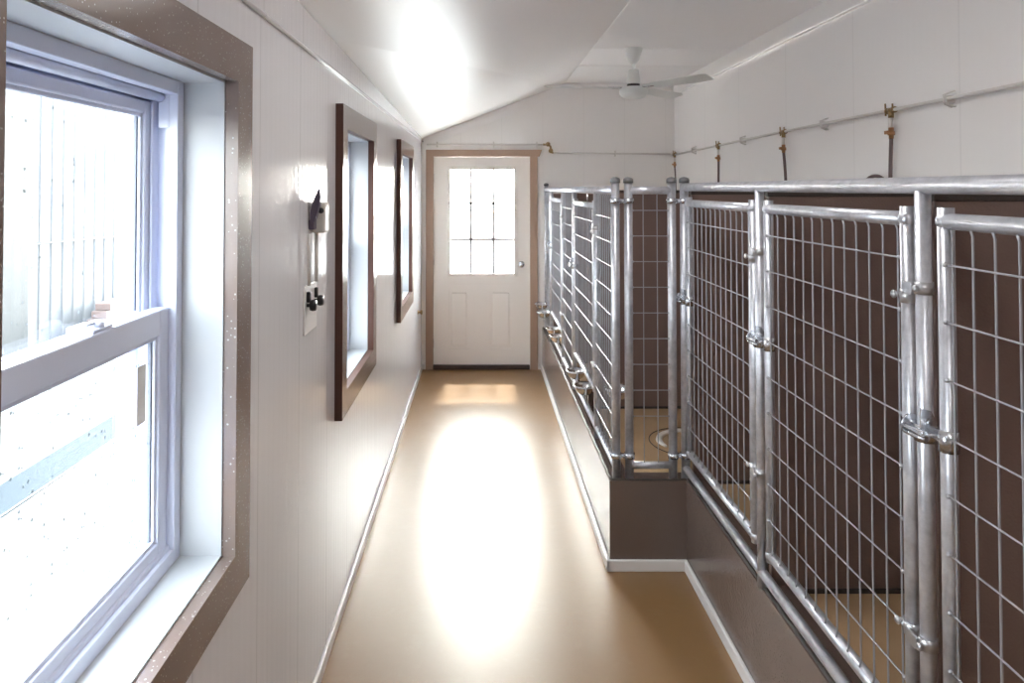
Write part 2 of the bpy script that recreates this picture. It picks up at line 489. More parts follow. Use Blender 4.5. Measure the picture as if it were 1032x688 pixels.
# ------------------------------------------------------------------ windows
def make_window(n, ya, yb, wet, lock_label=False):
    root = empty('window_%d' % n, (XL, (ya+yb)/2, WZ0), kind='structure')
    oy0, oy1, oz0, oz1 = ya+CW, yb-CW, WZ0+CW, WZ1-CW
    cx = XL+.031
    # casing: two uprights full height, head and apron between mitres
    b = MB()
    def mitred(p):   # p: four (y,z) outer->inner
        v0 = len(b.v)
        for x in (XL-.001, cx):
            b.v.extend([(x, y, z) for (y, z) in p])
        b.face([v0+3,v0+2,v0+1,v0]); b.face([v0+4,v0+5,v0+6,v0+7])
        for i in range(4):
            j = (i+1) % 4; b.face([v0+i, v0+j, v0+4+j, v0+4+i], False, 1)
    mitred([(ya,WZ0),(ya,WZ1),(oy0,oz1),(oy0,oz0)])
    mitred([(yb,WZ0),(yb,WZ1),(oy1,oz1),(oy1,oz0)])
    mitred([(ya,WZ1),(yb,WZ1),(oy1,oz1),(oy0,oz1)])
    mitred([(ya,WZ0),(yb,WZ0),(oy1,oz0),(oy0,oz0)])
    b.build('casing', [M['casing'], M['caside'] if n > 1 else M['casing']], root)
    # white reveal boards
    rx = -.678
    b = MB(); t = .004
    b.box(rx, XL+.001, oy0, oy0+t, oz0, oz1); b.box(rx, XL+.001, oy1-t, oy1, oz0, oz1)
    b.box(rx, XL+.001, oy0, oy1, oz1-t, oz1)
    b.build('reveal', M['reveal'], root)
    b = MB(); b.box(rx, XL+.001, oy0+t, oy1-t, oz0, oz0+t); b.build('window_sill', M['reveal'], root)
    # vinyl frame: stepped liner
    b = MB()
    def ring(x0, x1, d, wdt, mi=0):
        y0, y1, z0, z1 = oy0+d, oy1-d, oz0+d, oz1-d
        b.rbox(x0,x1,y0,y0+wdt,z0,z1,.002); b.rbox(x0,x1,y1-wdt,y1,z0,z1,.002)
        b.rbox(x0,x1,y0+wdt,y1-wdt,z0,z0+wdt,.002); b.rbox(x0,x1,y0+wdt,y1-wdt,z1-wdt,z1,.002)
    ring(-.700, -.672, .004, .030)
    ring(-.79, -.700, .001, .018)
    ring(-.727, -.721, .018, .030)
    ring(-.79, -.764, .018, .042)
    # rounded track across the head and jamb stops
    b.tube([(-.712, oy0+.03, oz1-.040), (-.712, oy1-.03, oz1-.040)], .012, 10)
    b.rbox(-.716, -.690, oy1-.036, oy1-.018, oz1-.11, oz1-.03, .003)
    b.rbox(-.716, -.690, oy0+.018, oy0+.036, oz1-.11, oz1-.03, .003)
    b.rbox(-.700, -.682, oy0+.03, oy1-.03, oz0+.02, oz0+.045, .006)
    b.build('frame', M['vinyl'], root)
    zm = (oz0+oz1)/2
    def sash(name, x0, x1, z0, z1, top, bot, sd):
        r = MB(); y0, y1 = oy0+.034, oy1-.034
        r.rbox(x0,x1,y0,y0+sd,z0,z1,.004); r.rbox(x0,x1,y1-sd,y1,z0,z1,.004)
        r.rbox(x0,x1,y0+sd-.002,y1-sd+.002,z1-top,z1,.004); r.rbox(x0,x1,y0+sd-.002,y1-sd+.002,z0,z0+bot,.004)
        # glazing bead
        xm = (x0+x1)/2
        for (xa, xb_) in ((xm+.004, x1-.006),):
            r.rbox(xa,xb_,y0+sd-.001,y0+sd+.008,z0+bot,z1-top,.002); r.rbox(xa,xb_,y1-sd-.008,y1-sd+.001,z0+bot,z1-top,.002)
            r.rbox(xa,xb_,y0+sd,y1-sd,z0+bot-.001,z0+bot+.008,.002); r.rbox(xa,xb_,y0+sd,y1-sd,z1-top-.008,z1-top+.001,.002)
        s = r.build(name, M['vinyl'], root)
        g = MB(); g.box(xm-.002, xm+.002, y0+sd-.004, y1-sd+.004, z0+bot-.004, z1-top+.004)
        g.build('glass', M['wetglass'] if wet else M['glass'], s)
        q = MB(); e = .011
        q.box(xm-.004, xm+.0035, y0+sd, y0+sd+e, z0+bot, z1-top); q.box(xm-.004, xm+.0035, y1-sd-e, y1-sd, z0+bot, z1-top)
        q.box(xm-.004, xm+.0035, y0+sd+e, y1-sd-e, z0+bot, z0+bot+e*.6); q.box(xm-.004, xm+.0035, y0+sd+e, y1-sd-e, z1-top-e*.6, z1-top)
        q.build('gasket', M['gasket'], s)
        return s
    sash('upper_sash', -.762, -.728, zm-.03, oz1-.052, .028, .05, .034)
    low = sash('lower_sash', -.722, -.688, oz0+.022, zm+.03, .056, .045, .042)
    # cam lock on the meeting rail
    zt = zm+.03; yc = oy1-.034-.26
    for yl in ([yc] if n == 1 else [(oy0+oy1)/2]):
        k = MB()
        k.rbox(-.716, -.690, yl-.034, yl+.034, zt, zt+.007, .003)
        k.lathe([(.013,0),(.013,.008),(.010,.012),(0.0001,.013)], (-.704, yl, zt+.006), 'z', 16)
        k.rbox(-.712, -.700, yl-.040, yl+.004, zt+.012, zt+.019, .003)
        k.rbox(-.745, -.722, yl-.026, yl+.026, zt-.008, zt+.010, .003)
        k.build('sash_lock', M['vinyl'], low)
    return root, low
M['gasket'] = simple('grey_gasket', (.20,.22,.28), .5)
w1, low1 = make_window(1, *WINS[0], True)
make_window(2, *WINS[1], False); make_window(3, *WINS[2], False)
b = MB(); b.box(-.7022, -.7016, 1.425, 1.462, 1.265, 1.385)
st = b.build('sticker', M['sticker'], low1); st['label'] = 'narrow cream paper sticker on glass'

# ------------------------------------------------------------------ door
dr = empty('door_1', (0, YB, 0), kind='structure')
b = MB()
hw = .464
zt, zb_ = 2.058, .035
gx0, gx1, gz0, gz1 = -.322, .340, .905, 1.955
y0, y1 = YB+.012, YB+.052
b.box(-hw, gx0, y0, y1, zb_, zt); b.box(gx1, hw, y0, y1, zb_, zt); b.box(gx0, gx1, y0, y1, gz1, zt)
# lower area with two raised panels
b.box(gx0, gx1, y0+.014, y1, zb_, gz0)
pz0, pz1 = .195, .765
P1, P2 = (-.315,-.115), (.08,.30)
for (x0_, x1_) in ((gx0, P1[0]), (P1[1], P2[0]), (P2[1], gx1)): b.box(x0_, x1_, y0, y0+.015, zb_, gz0)
for (x0_, x1_) in (P1, P2):
    b.box(x0_, x1_, y0, y0+.015, zb_, pz0); b.box(x0_, x1_, y0, y0+.015, pz1, gz0)
    b.rbox(x0_+.028, x1_-.028, y0+.000, y0+.015, pz0+.028, pz1-.028, .009)
leaf = b.build('door_leaf', M['door'], dr)
b = MB()
e = .022
b.rbox(gx0-.01, gx0+e, y0-.010, y0+.004, gz0-.01, gz1+.01, .005); b.rbox(gx1-e, gx1+.01, y0-.010, y0+.004, gz0-.01, gz1+.01, .005)
b.rbox(gx0+e, gx1-e, y0-.010, y0+.004, gz0-.01, gz0+e, .005); b.rbox(gx0+e, gx1-e, y0-.010, y0+.004, gz1-e, gz1+.01, .005)
b.build('glass_frame', M['door'], dr)
b = MB(); b.box(gx0, gx1, y0+.016, y0+.022, gz0, gz1); g = b.build('glass', M['glass'], dr)
b = MB()
for i in (1, 2):
    x = gx0+(gx1-gx0)*i/3; b.box(x-.012, x+.012, y0+.006, y0+.014, gz0, gz1)
    z = gz0+(gz1-gz0)*i/3; b.box(gx0, gx1, y0+.006, y0+.014, z-.012, z+.012)
b.build('muntins', M['muntin'], dr)
b = MB(); c = (.390, y0, 1.015)
b.lathe([(.030,0),(.030,-.006),(.012,-.012),(.012,-.035),(.024,-.042),(.028,-.055),(.022,-.066),(.0001,-.069)], c, 'y', 24)
b.build('door_knob', M['brass'] if False else M['zinc'], dr)
b = MB(); b.rbox(-DX, DX, YB-.02, YB+.10, 0, .042, .004); b.build('threshold', M['threshold'], dr)
b = MB()
for z in (.25, 1.05, 1.85): b.tube([(-.467, YB+.008, z-.045), (-.467, YB+.008, z+.045)], .006, 8)
b.build('hinge', M['zinc'], dr)
b = MB()
b.box(-DX-.001,-hw-.001, YB, YB+.1, 0.03, DZ); b.box(hw+.001, DX+.001, YB, YB+.1, 0.03, DZ); b.box(-hw, hw, YB, YB+.1, zt+.002, DZ+.001)
b.build('door_jamb', M['door'], dr)
b = MB()
b.rbox(-.538, -.464, YB-.020, YB, 0, 2.062, .003); b.rbox(.474, .548, YB-.020, YB, 0, 2.062, .003)
v0 = len(b.v)
for y in (YB, YB-.022):
    b.v += [(-.538,y,2.062),(.566,y,2.062),(.592,y,2.128),(-.538,y,2.128)]
for q in ((0,1,2,3),(7,6,5,4),(0,4,5,1),(1,5,6,2),(2,6,7,3),(3,7,4,0)): b.face([v0+j for j in q])
b.build('casing', M['doorcasing'], dr)

# ------------------------------------------------------------------ kennel fence
R, RG = .0200, .0155
ZT, ZBR = 1.757, .455
def mesh_wires(b, fixed_axis, c, a0, a1, z0, z1, pa=.0575, pz=.116, rv=.0026, rh=.0021, ends=True, start=.030, off=None):
    """welded wire: upright wires on the far side of level ones. fixed_axis 'x': lies in plane x=c and runs along y"""
    def P(a, z, off=0.): return (c+off, a, z) if fixed_axis == 'x' else (a, c+off, z)
    n = int(round((a1-a0-2*start)/pa))
    st = (a1-a0-2*start)/max(n,1)
    for i in range(n+1):
        a = a0+start+st*i
        b.tube([P(a, z0, -.004), P(a, z0+.012, .0), P(a, z1-.012, .0), P(a, z1, -.004)], rv, 6)
    k = int(round((z1-z0)/pz))
    for i in range(1, k):
        z = z1-i*pz if off is None else z1-off-(i-1)*pz
        if z < z0+.02: break
        b.tube([P(a0-.004, z, -.004), P(a0+.02, z, -.0045), P(a1-.02, z, -.0045), P(a1+.004, z, -.004)], rh, 6)
        if ends:
            for a in (a0, a1): b.ball(P(a, z, -.006), .0052, 8)

NX = .950          # near fence plane
POSTS = [3.254, 2.375, 1.496, .617]
def band(b, x, y, z, h=.03, r=.020):
    b.tube([(x,y,z-h/2),(x,y,z+h/2)], r+.0025, 20)

def cap(b, x, y, z, r=R):
    b.lathe([(r+.0035,-.014),(r+.0035,0),(r+.001,.008),(r*.6,.013),(.0001,.015)], (x,y,z), 'z', 20)

# near row frame
fr = empty('kennel_fence_frame', (NX, 1.9, KZ), 'galvanised pipe frame of the near kennel row with thick top rail', 'fence')
b = MB(); b.tube([(NX, YF, ZT), (NX, POSTS[0], ZT)], .0185, 24); b.build('top_rail', M['galv'], fr)
b = MB(); b.tube([(NX, YF, ZBR), (NX, POSTS[0], ZBR)], .0165, 20); b.build('bottom_rail', M['galv'], fr)
for i, y in enumerate(POSTS + [-.262, -1.141]):
    b = MB()
    ztop = 1.790 if i == 0 else ZT-.012
    b.tube([(NX,y,KZ),(NX,y,ztop)], R if i == 0 else .0158, 24)
    p = b.build('post', M['galv'], fr)
    if i == 0:
        c = MB(); cap(c, NX, y, 1.790); o = c.build('post_cap', M['capm'], p)

def make_gate(x, yh, yl, zb, zt, label, group, fine=.0575, bowlframe=False):
    """hinged at yh (towards the camera), latched at yl"""
    e = empty('kennel_gate', (x, (yh+yl)/2, zb), label, 'gate', group)
    for y in (yh, yl):
        s = MB(); s.hollow((x,y,zb-.02),(x,y,zt+.028), RG, .0028, 22)
        s.build('gate_stile', [M['galv'], M['caulk']], e)  # second material is the painted shade in the pipe ends
    s = MB(); s.tube([(x,yh,zt),(x,yl,zt)], .0165, 20); s.ball((x,yh,zt), .0195, 12); s.ball((x,yl,zt), .0195, 12); s.build('upper_rail', M['galv'], e)
    s = MB(); s.tube([(x,yh,zb),(x,yl,zb)], .0165, 20); s.ball((x,yh,zb), .0195, 12); s.ball((x,yl,zb), .0195, 12); s.build('lower_rail', M['galv'], e)
    s = MB(); mesh_wires(s, 'x', x-.006, yh+RG*.9, yl-RG*.9, zb+.014, zt-.014, pa=fine, start=.014, off=.073)
    s.build('wire_mesh', M['wire'], e)
    py = yh-.053
    for z, up in ((1.512, 1), (.785, -1)):     # strap hinges
        s = MB()
        band(s, x, yh, z, .030, RG)
        s.rbox(x-.006, x-.002, yh+.015, yh+.034, z-.013, z+.013, .002)
        s.tube([(x-.016, yh+.028, z), (x+.010, yh+.028, z)], .0055, 10)
        s.ball((x-.017, yh+.028, z), .0095, 12, sc3=(.6,1,1))
        s.rbox(x-.022, x-.016, py+.008, yh-.010, z-.006+.014*up, z+.022+.014*up, .002)
        s.tube([(x, py, z+.012*up+.0),(x, py, z+.012*up+.026)], .0185, 20)
        s.ball((x-.023, py-.006, z+.014*up+.010), .0085, 10, sc3=(.6,1,1))
        s.build('hinge', M['galv2'], e)
    # fork latch around the neighbouring post
    ly = yl+.074; z = 1.238
    s = MB()
    s.tube([(x,yl,z-.022),(x,yl,z+.022)], RG+.003, 20)
    s.rbox(x-.004, x+.004, yl+.012, ly-.018, z-.012, z+.012, .002)
    s.tube([(x,ly,z-.026),(x,ly,z+.010)], R+.003, 20)
    s.lathe([(.024,-.003),(.024,.003)], (x-.014, ly+.024, z), 'y', 18)
    v0 = len(s.v)
    for xx in (0, .004):                # upright pierced tab
        s.v += [(x+a_, ly-R-.012+xx, z+b_) for (a_, b_) in ((-.030,.004),(.002,.004),(.002,.026),(-.008,.046),(-.030,.052))]
    s.face([v0,v0+1,v0+2,v0+3,v0+4]); s.face([v0+9,v0+8,v0+7,v0+6,v0+5])
    for i in range(5):
        j = (i+1) % 5; s.face([v0+i, v0+5+i, v0+5+j, v0+j])
    s.tube([(x-.012, ly-R-.015, z+.022), (x-.012, ly-R-.006, z+.022)], .005, 8)
    arc = [(x-.033+.0*i, ly-.05+.012*i, z+.006-.001*i) for i in range(7)]
    s.tube(arc, .0055, 8)
    s.tube([(x-.028, ly-.046, z-.008), (x-.034, ly-.01, z-.010), (x-.030, ly+.024, z-.012)], .0050, 8)
    s.rbox(x-.040, x+.006, ly-.048, ly+.022, z-.001, z+.004, .002)
    s.build('latch', M['zinc'], e)
    return e
M['galv2'] = simple('dull_zinc_hinge', (.55,.55,.57), .35, metal=.8, bumpsc=90, bstr=.1)
near_group = 'gates of the near kennel row'
for i, lab in enumerate(['galvanised wire gate beside the corner post, narrowest looking of the near row',
                         'large galvanised wire gate in the middle of the near row',
                         'galvanised wire gate cut off by the edge of the photo']):
    ph = POSTS[i+1]; pl = POSTS[i]
    if i == 0: g0 = make_gate(NX, ph+.053, pl-.074, .548, 1.683, lab, near_group)
    else:
        g = copy_tree(g0); g.location.y = (ph+.053+pl-.074)/2; g['label'] = lab

# end panel at the corner
PY = 3.262
ep = empty('fence_panel', (.79, PY, KZ), 'narrow galvanised wire panel facing the aisle end on the curb corner', 'fence panel')
for x in (.690, .893):
    b = MB(); b.tube([(x,PY,KZ),(x,PY,1.790)], .0195, 24); p = b.build('post', M['galv'], ep)
    c = MB(); cap(c, x, PY, 1.790); c.build('post_cap', M['capm'], p)
b = MB(); b.tube([(.690,PY,1.742),(.893,PY,1.742)], .0185, 20); b.build('upper_rail', M['galv'], ep)
b = MB(); b.tube([(.690,PY,.464),(.893,PY,.464)], .0165, 20); b.build('lower_rail', M['galv'], ep)
b = MB(); mesh_wires(b, 'y', PY-.002, .709, .874, .478, 1.728, pa=.0605, pz=.1195, start=.05, rv=.0024, rh=.002, off=.080)
b.build('wire_mesh', M['wire'], ep)
for (xa, xb_) in ((.629,.690), (.893,.950)):
    for z in (.510, 1.692):
        b = MB()
        for x in (xa, xb_): b.tube([(x,PY-.004,z-.012),(x,PY-.004,z+.012)], .0245, 20)
        b.rbox(xa+.02, xb_-.02, PY-.012, PY+.004, z-.009, z+.009, .002)
        b.tube([((xa+xb_)/2, PY-.026, z), ((xa+xb_)/2, PY+.008, z)], .006, 10)
        b.build('clamp', M['zinc'], ep)

# far row frame
FX = .629
ff = empty('kennel_fence_frame', (FX, 5, KZ), 'galvanised pipe and wire frame of the far kennel row reaching the door wall', 'fence')
b = MB(); b.tube([(FX, PY, 1.742), (FX, YB, 1.742)], .0205, 20); b.build('top_rail', M['galv'], ff)
b = MB(); b.tube([(FX, PY, ZBR), (FX, YB, ZBR)], .0165, 20); b.build('bottom_rail', M['galv'], ff)
FP = [PY, 3.79, 4.70, 5.33, 6.24, 6.735]
for i, y in enumerate(FP):
    b = MB(); b.tube([(FX,y,KZ),(FX,y,1.790 if i in (0,5) else 1.74)], .0195 if i == 0 else .0180, 20)
    p = b.build('post', M['galv'], ff)
    if i in (0, 5): c = MB(); cap(c, FX, y, 1.790); c.build('post_cap', M['capm'], p)
for (a, c) in ((FP[0], FP[1]), (FP[2], FP[3]), (FP[4], FP[5])):
    b = MB(); mesh_wires(b, 'x', FX-.004, a+.018, c-.018, .468, 1.725, start=.03); b.build('wire_mesh', M['wire'], ff)
far_group = 'gates of the far kennel row'
gf = make_gate(FX, FP[1]+.053, FP[2]-.074, .655, 1.655, 'sunlit wire gate of the back row, closer to the corner post, bowls below', far_group)
g2 = copy_tree(gf); g2.location.y += FP[3]-FP[1]; g2['label'] = 'pale wire gate of the back row, closer to the white door, bowls below'

# bowls under the far gates
def make_bowl(x, y, z, label, r=.062):
    e = empty('feeding_bowl', (x, y, z), label, 'bowl', 'steel feeding bowls on the far fence')
    b = MB()
    prof = [(.0001,-.052),(.030,-.052),(.046,-.040),(.056,-.018),(r-.002,.0),(r+.006,.002),(r+.006,.004),(r-.004,.002),(.052,-.018),(.042,-.036),(.028,-.047),(.0001,-.048)]
    b.lathe(prof, (x,y,z), 'z', 28); b.build('bowl', M['bowl'], e)
    b = MB()
    pts = [(x+math.cos(a)*(r+.001), y+math.sin(a)*(r+.001), z-.004) for a in [2*PI*k/28 for k in range(28)]]
    b.tube(pts, .0035, 8, closed=True)
    sx = 1 if x < FX else -1
    for yy_ in (-r-.002, r+.002):
        b.tube([(x, y+yy_, z-.004), (x, y+yy_, z-.05), (x+sx*.004, y+yy_, z-.105)], .0035, 8)
    b.build('bowl_ring', M['galv'], e)
    return e
bl = ['steel bowl under the back-row gate nearer the corner, lower of its pair',
      'steel bowl under the back-row gate nearer the corner, upper of its pair',
      'steel bowl under the back-row gate near the door, lower of its pair',
      'steel bowl under the back-row gate near the door, upper of its pair',
      'steel bowl on the fence end by the door casing, lower one',
      'steel bowl on the fence end by the door casing, upper one']
bp = [(.620, 4.20, .570), (.620, 4.56, .565), (.618, 5.66, .56), (.618, 5.98, .555), (.574, 6.40, .62), (.572, 6.62, .66)]
b0 = make_bowl(*bp[0], bl[0])
for q, l in zip(bp[1:], bl[1:]):
    c = copy_tree(b0); c.location = q; c['label'] = l
inb = make_bowl(.695, 3.56, .735, 'steel bowl hung inside the corner kennel behind the corner post')
# hooks holding the bowl pairs
b = MB()

# flat white arc with tapered ends and a dark circle on kennel floor
b = MB()
cx_, cy_ = 1.135, 3.77
def arc_strip(r0, r1, a0, a1, z0, z1, n=40):
    v0 = len(b.v)
    for i in range(n+1):
        u = i/n; a = math.radians(a0+(a1-a0)*u); w_ = min(1, 6*min(u, 1-u)+.25)
        rm, hw_ = (r0+r1)/2, (r1-r0)/2*w_
        for (r_, z_) in ((rm-hw_, z0), (rm-hw_*.8, z1), (rm+hw_*.8, z1), (rm+hw_, z0)): b.v.append((cx_+r_*math.cos(a), cy_+r_*math.sin(a), z_))
    for i in range(n):
        for j in range(4):
            l = (j+1) % 4; p = v0+i*4; b.face([p+j, p+l, p+4+l, p+4+j], True)
    b.face([v0,v0+1,v0+2,v0+3]); q = v0+n*4; b.face([q+3,q+2,q+1,q])
arc_strip(.155, .190, -5, 205, .385, .395)
o = b.build('floor_ring', M['ringwhite']); tag(o, 'flat white curved ring on the tan kennel floor behind the narrow end panel', 'ring')
b = MB(); b.tube([(cx_+math.cos(2*PI*k/60)*.225, cy_+math.sin(2*PI*k/60)*.225, .3862) for k in range(60)], .0028, 6, closed=True)
b.build('dark_seam', M['caulk'], o)['label'] = 'thin dark circular seam'
# fill inside of ring with floor colour disc
# ------------------------------------------------------------------ water line
PZ = 2.105
px_ = XR-.030
wp = empty('water_pipe', (XR, 3.5, PZ), 'thin white water pipe running along the long wall above the kennels', 'pipe')
b = MB(); b.tube([(px_, YF, PZ+.012), (px_, 1.2, PZ+.010), (px_, 3.1, PZ), (px_, 4.3, PZ-.006), (px_, YB-.03, PZ-.03)], .0085, 12); b.build('pipe', M['pipe'], wp)
def clip(b, y, z):
    b.rbox(XR-.045, XR-.001, y-.006, y+.006, z-.016, z+.016, .003)
    b.tube([(XR-.004, y-.012, z-.03), (XR-.035, y-.008, z-.018), (XR-.042, y-.006, z+.018), (XR-.004, y-.010, z+.032)], .0035, 6)
    b.tube([(XR-.004, y+.012, z-.03), (XR-.035, y+.008, z-.018), (XR-.042, y+.006, z+.018), (XR-.004, y+.010, z+.032)], .0035, 6)
for y in (1.6, 2.76, 3.77, 4.94, 6.08):
    b = MB(); clip(b, y, PZ+.005-.006*(y-2)); b.build('pipe_clip', M['clip'] if 'clip' in M else M['pipe'], wp)
hl = ['brown hose with the largest looking brass tee, above the second near gate',
      'thin brown hose hanging above the post that joins the two whole near gates',
      'thin brown hose hanging above the near gate beside the corner',
      'thin hose hanging in the far room corner above the capped end panel posts']
for i, y in enumerate((3.14, 4.26, 5.43, 6.66)):
    z = PZ-.006*(y-3)
    e = empty('water_hose', (px_, y, z), hl[i], 'hose', 'supply hoses dropping from the water pipe')
    b = MB()
    b.tube([(px_,y-.030,z+.001),(px_,y-.016,z+.001)], .0145, 12); b.tube([(px_,y-.018,z),(px_,y+.018,z)], .0125, 12)
    b.tube([(px_,y+.016,z-.001),(px_,y+.030,z-.001)], .0145, 12); b.tube([(px_,y,z),(px_,y,z-.034)], .0115, 12)
    b.tube([(px_-.004,y-.022,z-.026),(px_-.006,y-.022,z+.028)], .004, 8); b.tube([(px_-.004,y+.034,z-.022),(px_-.006,y+.034,z+.034)], .004, 8)
    b.build('tee', M['brass'], e)
    b = MB(); b.tube([(px_,y,z-.030),(px_,y,z-.085)], .0075, 12); b.tube([(px_-.004,y+.014,z-.03),(px_-.004,y+.014,z-.09)], .002, 6); b.build('riser', M['pipe'], e)
    b = MB(); b.lathe([(.011,0),(.011,-.016),(.015,-.018),(.015,-.034),(.010,-.036),(.010,-.050)], (px_,y,z-.078), 'z', 16)
    b.rbox(px_-.022, px_+.004, y-.006, y+.020, z-.108, z-.092, .003)
    b.build('fitting', M['copper'], e)
    b = MB(); L = z-1.60
    pts = [(px_+.004*math.sin(u*3)-.0, y+.018*math.sin(u*2.6)*(1 if i % 2 == 0 else -1), z-.122-(L-.122)*u) for u in [k/14 for k in range(15)]]
    b.tube(pts, (.0085, .0085, .0085, .007)[i], 12); b.build('hose', M['hose'], e)
# arched hose peeping over the rail
b = MB()
b.tube([(1.86, 3.28+.085*math.cos(a)*1.4, 1.715+.095*math.sin(a)) for a in [PI*k/16 for k in range(17)]], .0085, 10)
# (placed on the wall behind the second gate)
o = b.build('hose_loop', M['hose']); tag(o, 'low dark arch of hose showing just above the thick top rail', 'hose')

# end wall pipe and shut-off
wq = empty('water_pipe', (.5, YB, 2.13), 'white pipe on the end wall above the door and out to the corner', 'pipe')
pj = YB-.030
b = MB(); b.tube([(-.53, pj, 2.178), (.60, pj, 2.178)], .0085, 10); b.tube([(.70, pj, 2.098), (XR-.05, pj, 2.085)], .0085, 10); b.build('pipe', M['pipe'], wq)
for x in (-.43, .12, .54, 1.3):
    z = 2.178 if x < .6 else 2.091
    b = MB(); b.rbox(x-.006, x+.006, YB-.042, YB, z-.028, z+.028, .003); b.build('pipe_clip', M['pipe'], wq)
sv = MB()
sv.tube([(.60,pj,2.178),(.65,pj,2.178),(.672,pj,2.16),(.68,pj,2.10),(.70,pj,2.098)], .010, 10)
sv.lathe([(.016,0),(.016,-.02),(.010,-.024),(.010,-.034),(.022,-.036),(.022,-.044),(.0001,-.046)], (.645,pj,2.178), 'y', 16)
sv.lathe([(.016,0),(.016,-.02),(.010,-.024),(.010,-.034),(.022,-.036),(.022,-.044),(.0001,-.046)], (.672,pj,2.115), 'y', 16)
sv.build('shutoff_valve', M['brass'], wq)
# small brass knob on left wall by the door, dark pipe end above
b = MB()
b.lathe([(.022,0),(.022,.004),(.009,.006),(.009,.022),(.020,.028),(.022,.036),(.016,.042),(.0001,.043)], (XL, 6.38, .62+.0), 'x', 20)
tag(b.build('brass_fitting', M['brass']), 'small round brass knob on the glossy wall next to the door casing', 'knob')

# ------------------------------------------------------------------ ceiling fan
FXc, FYc = 1.112, 5.06
fan = empty('ceiling_fan', (FXc, FYc, ZF), 'white ceiling fan hanging from the flat strip of ceiling', 'ceiling fan')
b = MB(); b.lathe([(.066,0),(.066,-.006),(.058,-.04),(.044,-.085),(.022,-.112),(.013,-.118)], (FXc,FYc,ZF), 'z', 32); b.build('canopy', M['fan'], fan)
b = MB(); b.lathe([(.012,-.11),(.012,-.165)], (FXc,FYc,ZF), 'z', 16); b.build('rod', M['fan'], fan)
b = MB(); b.lathe([(.012,-.152),(.032,-.156),(.041,-.162),(.042,-.185),(.050,-.245),(.053,-.262),(.020,-.264)], (FXc,FYc,ZF), 'z', 28); b.build('shaft_cover', M['fan'], fan)
b = MB(); b.lathe([(.046,-.262),(.048,-.284)], (FXc,FYc,ZF), 'z', 28); b.build('vent_gap', M['fandark'], fan)
b = MB(); b.lathe([(.030,-.282),(.078,-.284),(.094,-.292),(.102,-.310),(.100,-.335),(.085,-.355),(.060,-.366),(.0001,-.369)], (FXc,FYc,ZF), 'z', 40); b.build('motor', M['fan'], fan)
zb2 = ZF-.292
for a in (-54, 46, 186):
    ar = math.radians(a); d = Vector((math.cos(ar), math.sin(ar), 0)); s = Vector((-math.sin(ar), math.cos(ar), 0))
    b = MB(); n0 = []
    prof = [(.10,.030),(.16,.034),(.20,.050),(.62,.058),(.655,.046)]
    for (r_, w_) in prof:
        for sg in (-1, 1):
            for h in (-.002, .002):
                p = Vector((FXc,FYc,zb2)) + d*r_ + s*w_*sg; b.v.append((p.x, p.y, p.z + h - sg*w_*.26))
    k = len(prof)
    for i in range(k-1):
        a0 = i*4; a1 = a0+4
        b.face([a0,a0+2,a1+2,a1]); b.face([a0+1,a1+1,a1+3,a0+3]); b.face([a0,a1,a1+1,a0+1]); b.face([a0+2,a0+3,a1+3,a1+2])
    b.face([0,1,3,2]); e_ = (k-1)*4; b.face([e_,e_+2,e_+3,e_+1])
    bd = b.build('blade', M['fan'], fan)
    b = MB(); p0 = Vector((FXc,FYc,zb2)) + d*.085; p1 = Vector((FXc,FYc,zb2)) + d*.19
    b.tube([p0, p1], .007, 8); b.build('blade_bracket', M['zinc'], bd)

# ------------------------------------------------------------------ box and knob on the left wall
e = empty('wall_dispenser', (XL, 2.4, 1.65), 'small ivory box with a violet curved strap on the glossy side wall', 'dispenser')
b = MB(); b.rbox(XL, XL+.048, 2.375, 2.44, 1.598, 1.702, .008); b.build('housing', M['box'], e)
b = MB()
b.lathe([(.010,0),(.010,-.004),(.0001,-.005)], (XL+.034, 2.375, 1.675), 'y', 14)
b.build('button', M['black'], e)
b = MB()
v0 = len(b.v); pr = [(0.000,1.640,.008),(.004,1.668,.012),(.010,1.695,.013),(.018,1.722,.009),(.022,1.748,.003)]
for (dx, z, w_) in pr:
    for (sx, sy) in ((-1,-1),(1,-1),(1,1),(-1,1)):
        b.v.append((XL+.014+dx+sx*w_, 2.345+sy*.012, z))
for i in range(len(pr)-1):
    for j in range(4):
        l = (j+1) % 4; b.face([v0+i*4+j, v0+i*4+l, v0+i*4+4+l, v0+i*4+4+j])
b.face([0,3,2,1]); q_ = v0+(len(pr)-1)*4; b.face([q_,q_+1,q_+2,q_+3])
b.rbox(XL, XL+.018, 2.338, 2.38, 1.612, 1.645, .003)
b.build('strap', M['purple'], e)
e = empty('tap_fitting', (XL, 2.42, 1.36), 'pair of black round knobs with white reflection streaks built as tubes, and a plate below the ivory box', 'knob')
for yk in (2.30, 2.405):  # white tubes model bright reflections in the glossy wall
    b = MB(); b.tube([(XL+.012, yk, 1.60), (XL+.012, yk, 1.43)], .006, 10); b.build('tube', M['pipe'], e)
b = MB(); b.rbox(XL, XL+.006, 2.27, 2.44, 1.27, 1.43, .002); b.build('plate', M['wplate'] if 'wplate' in M else M['trim'], e)
for yk in (2.30, 2.405):
    b = MB(); b.lathe([(.006,0),(.006,.010),(.017,.012),(.019,.020),(.017,.030),(.0001,.031)], (XL+.006, yk, 1.365), 'x', 20)
    b.rbox(XL+.006, XL+.018, yk-.008, yk+.008, 1.375, 1.41, .003)
    b.build('knob', M['black'], e)

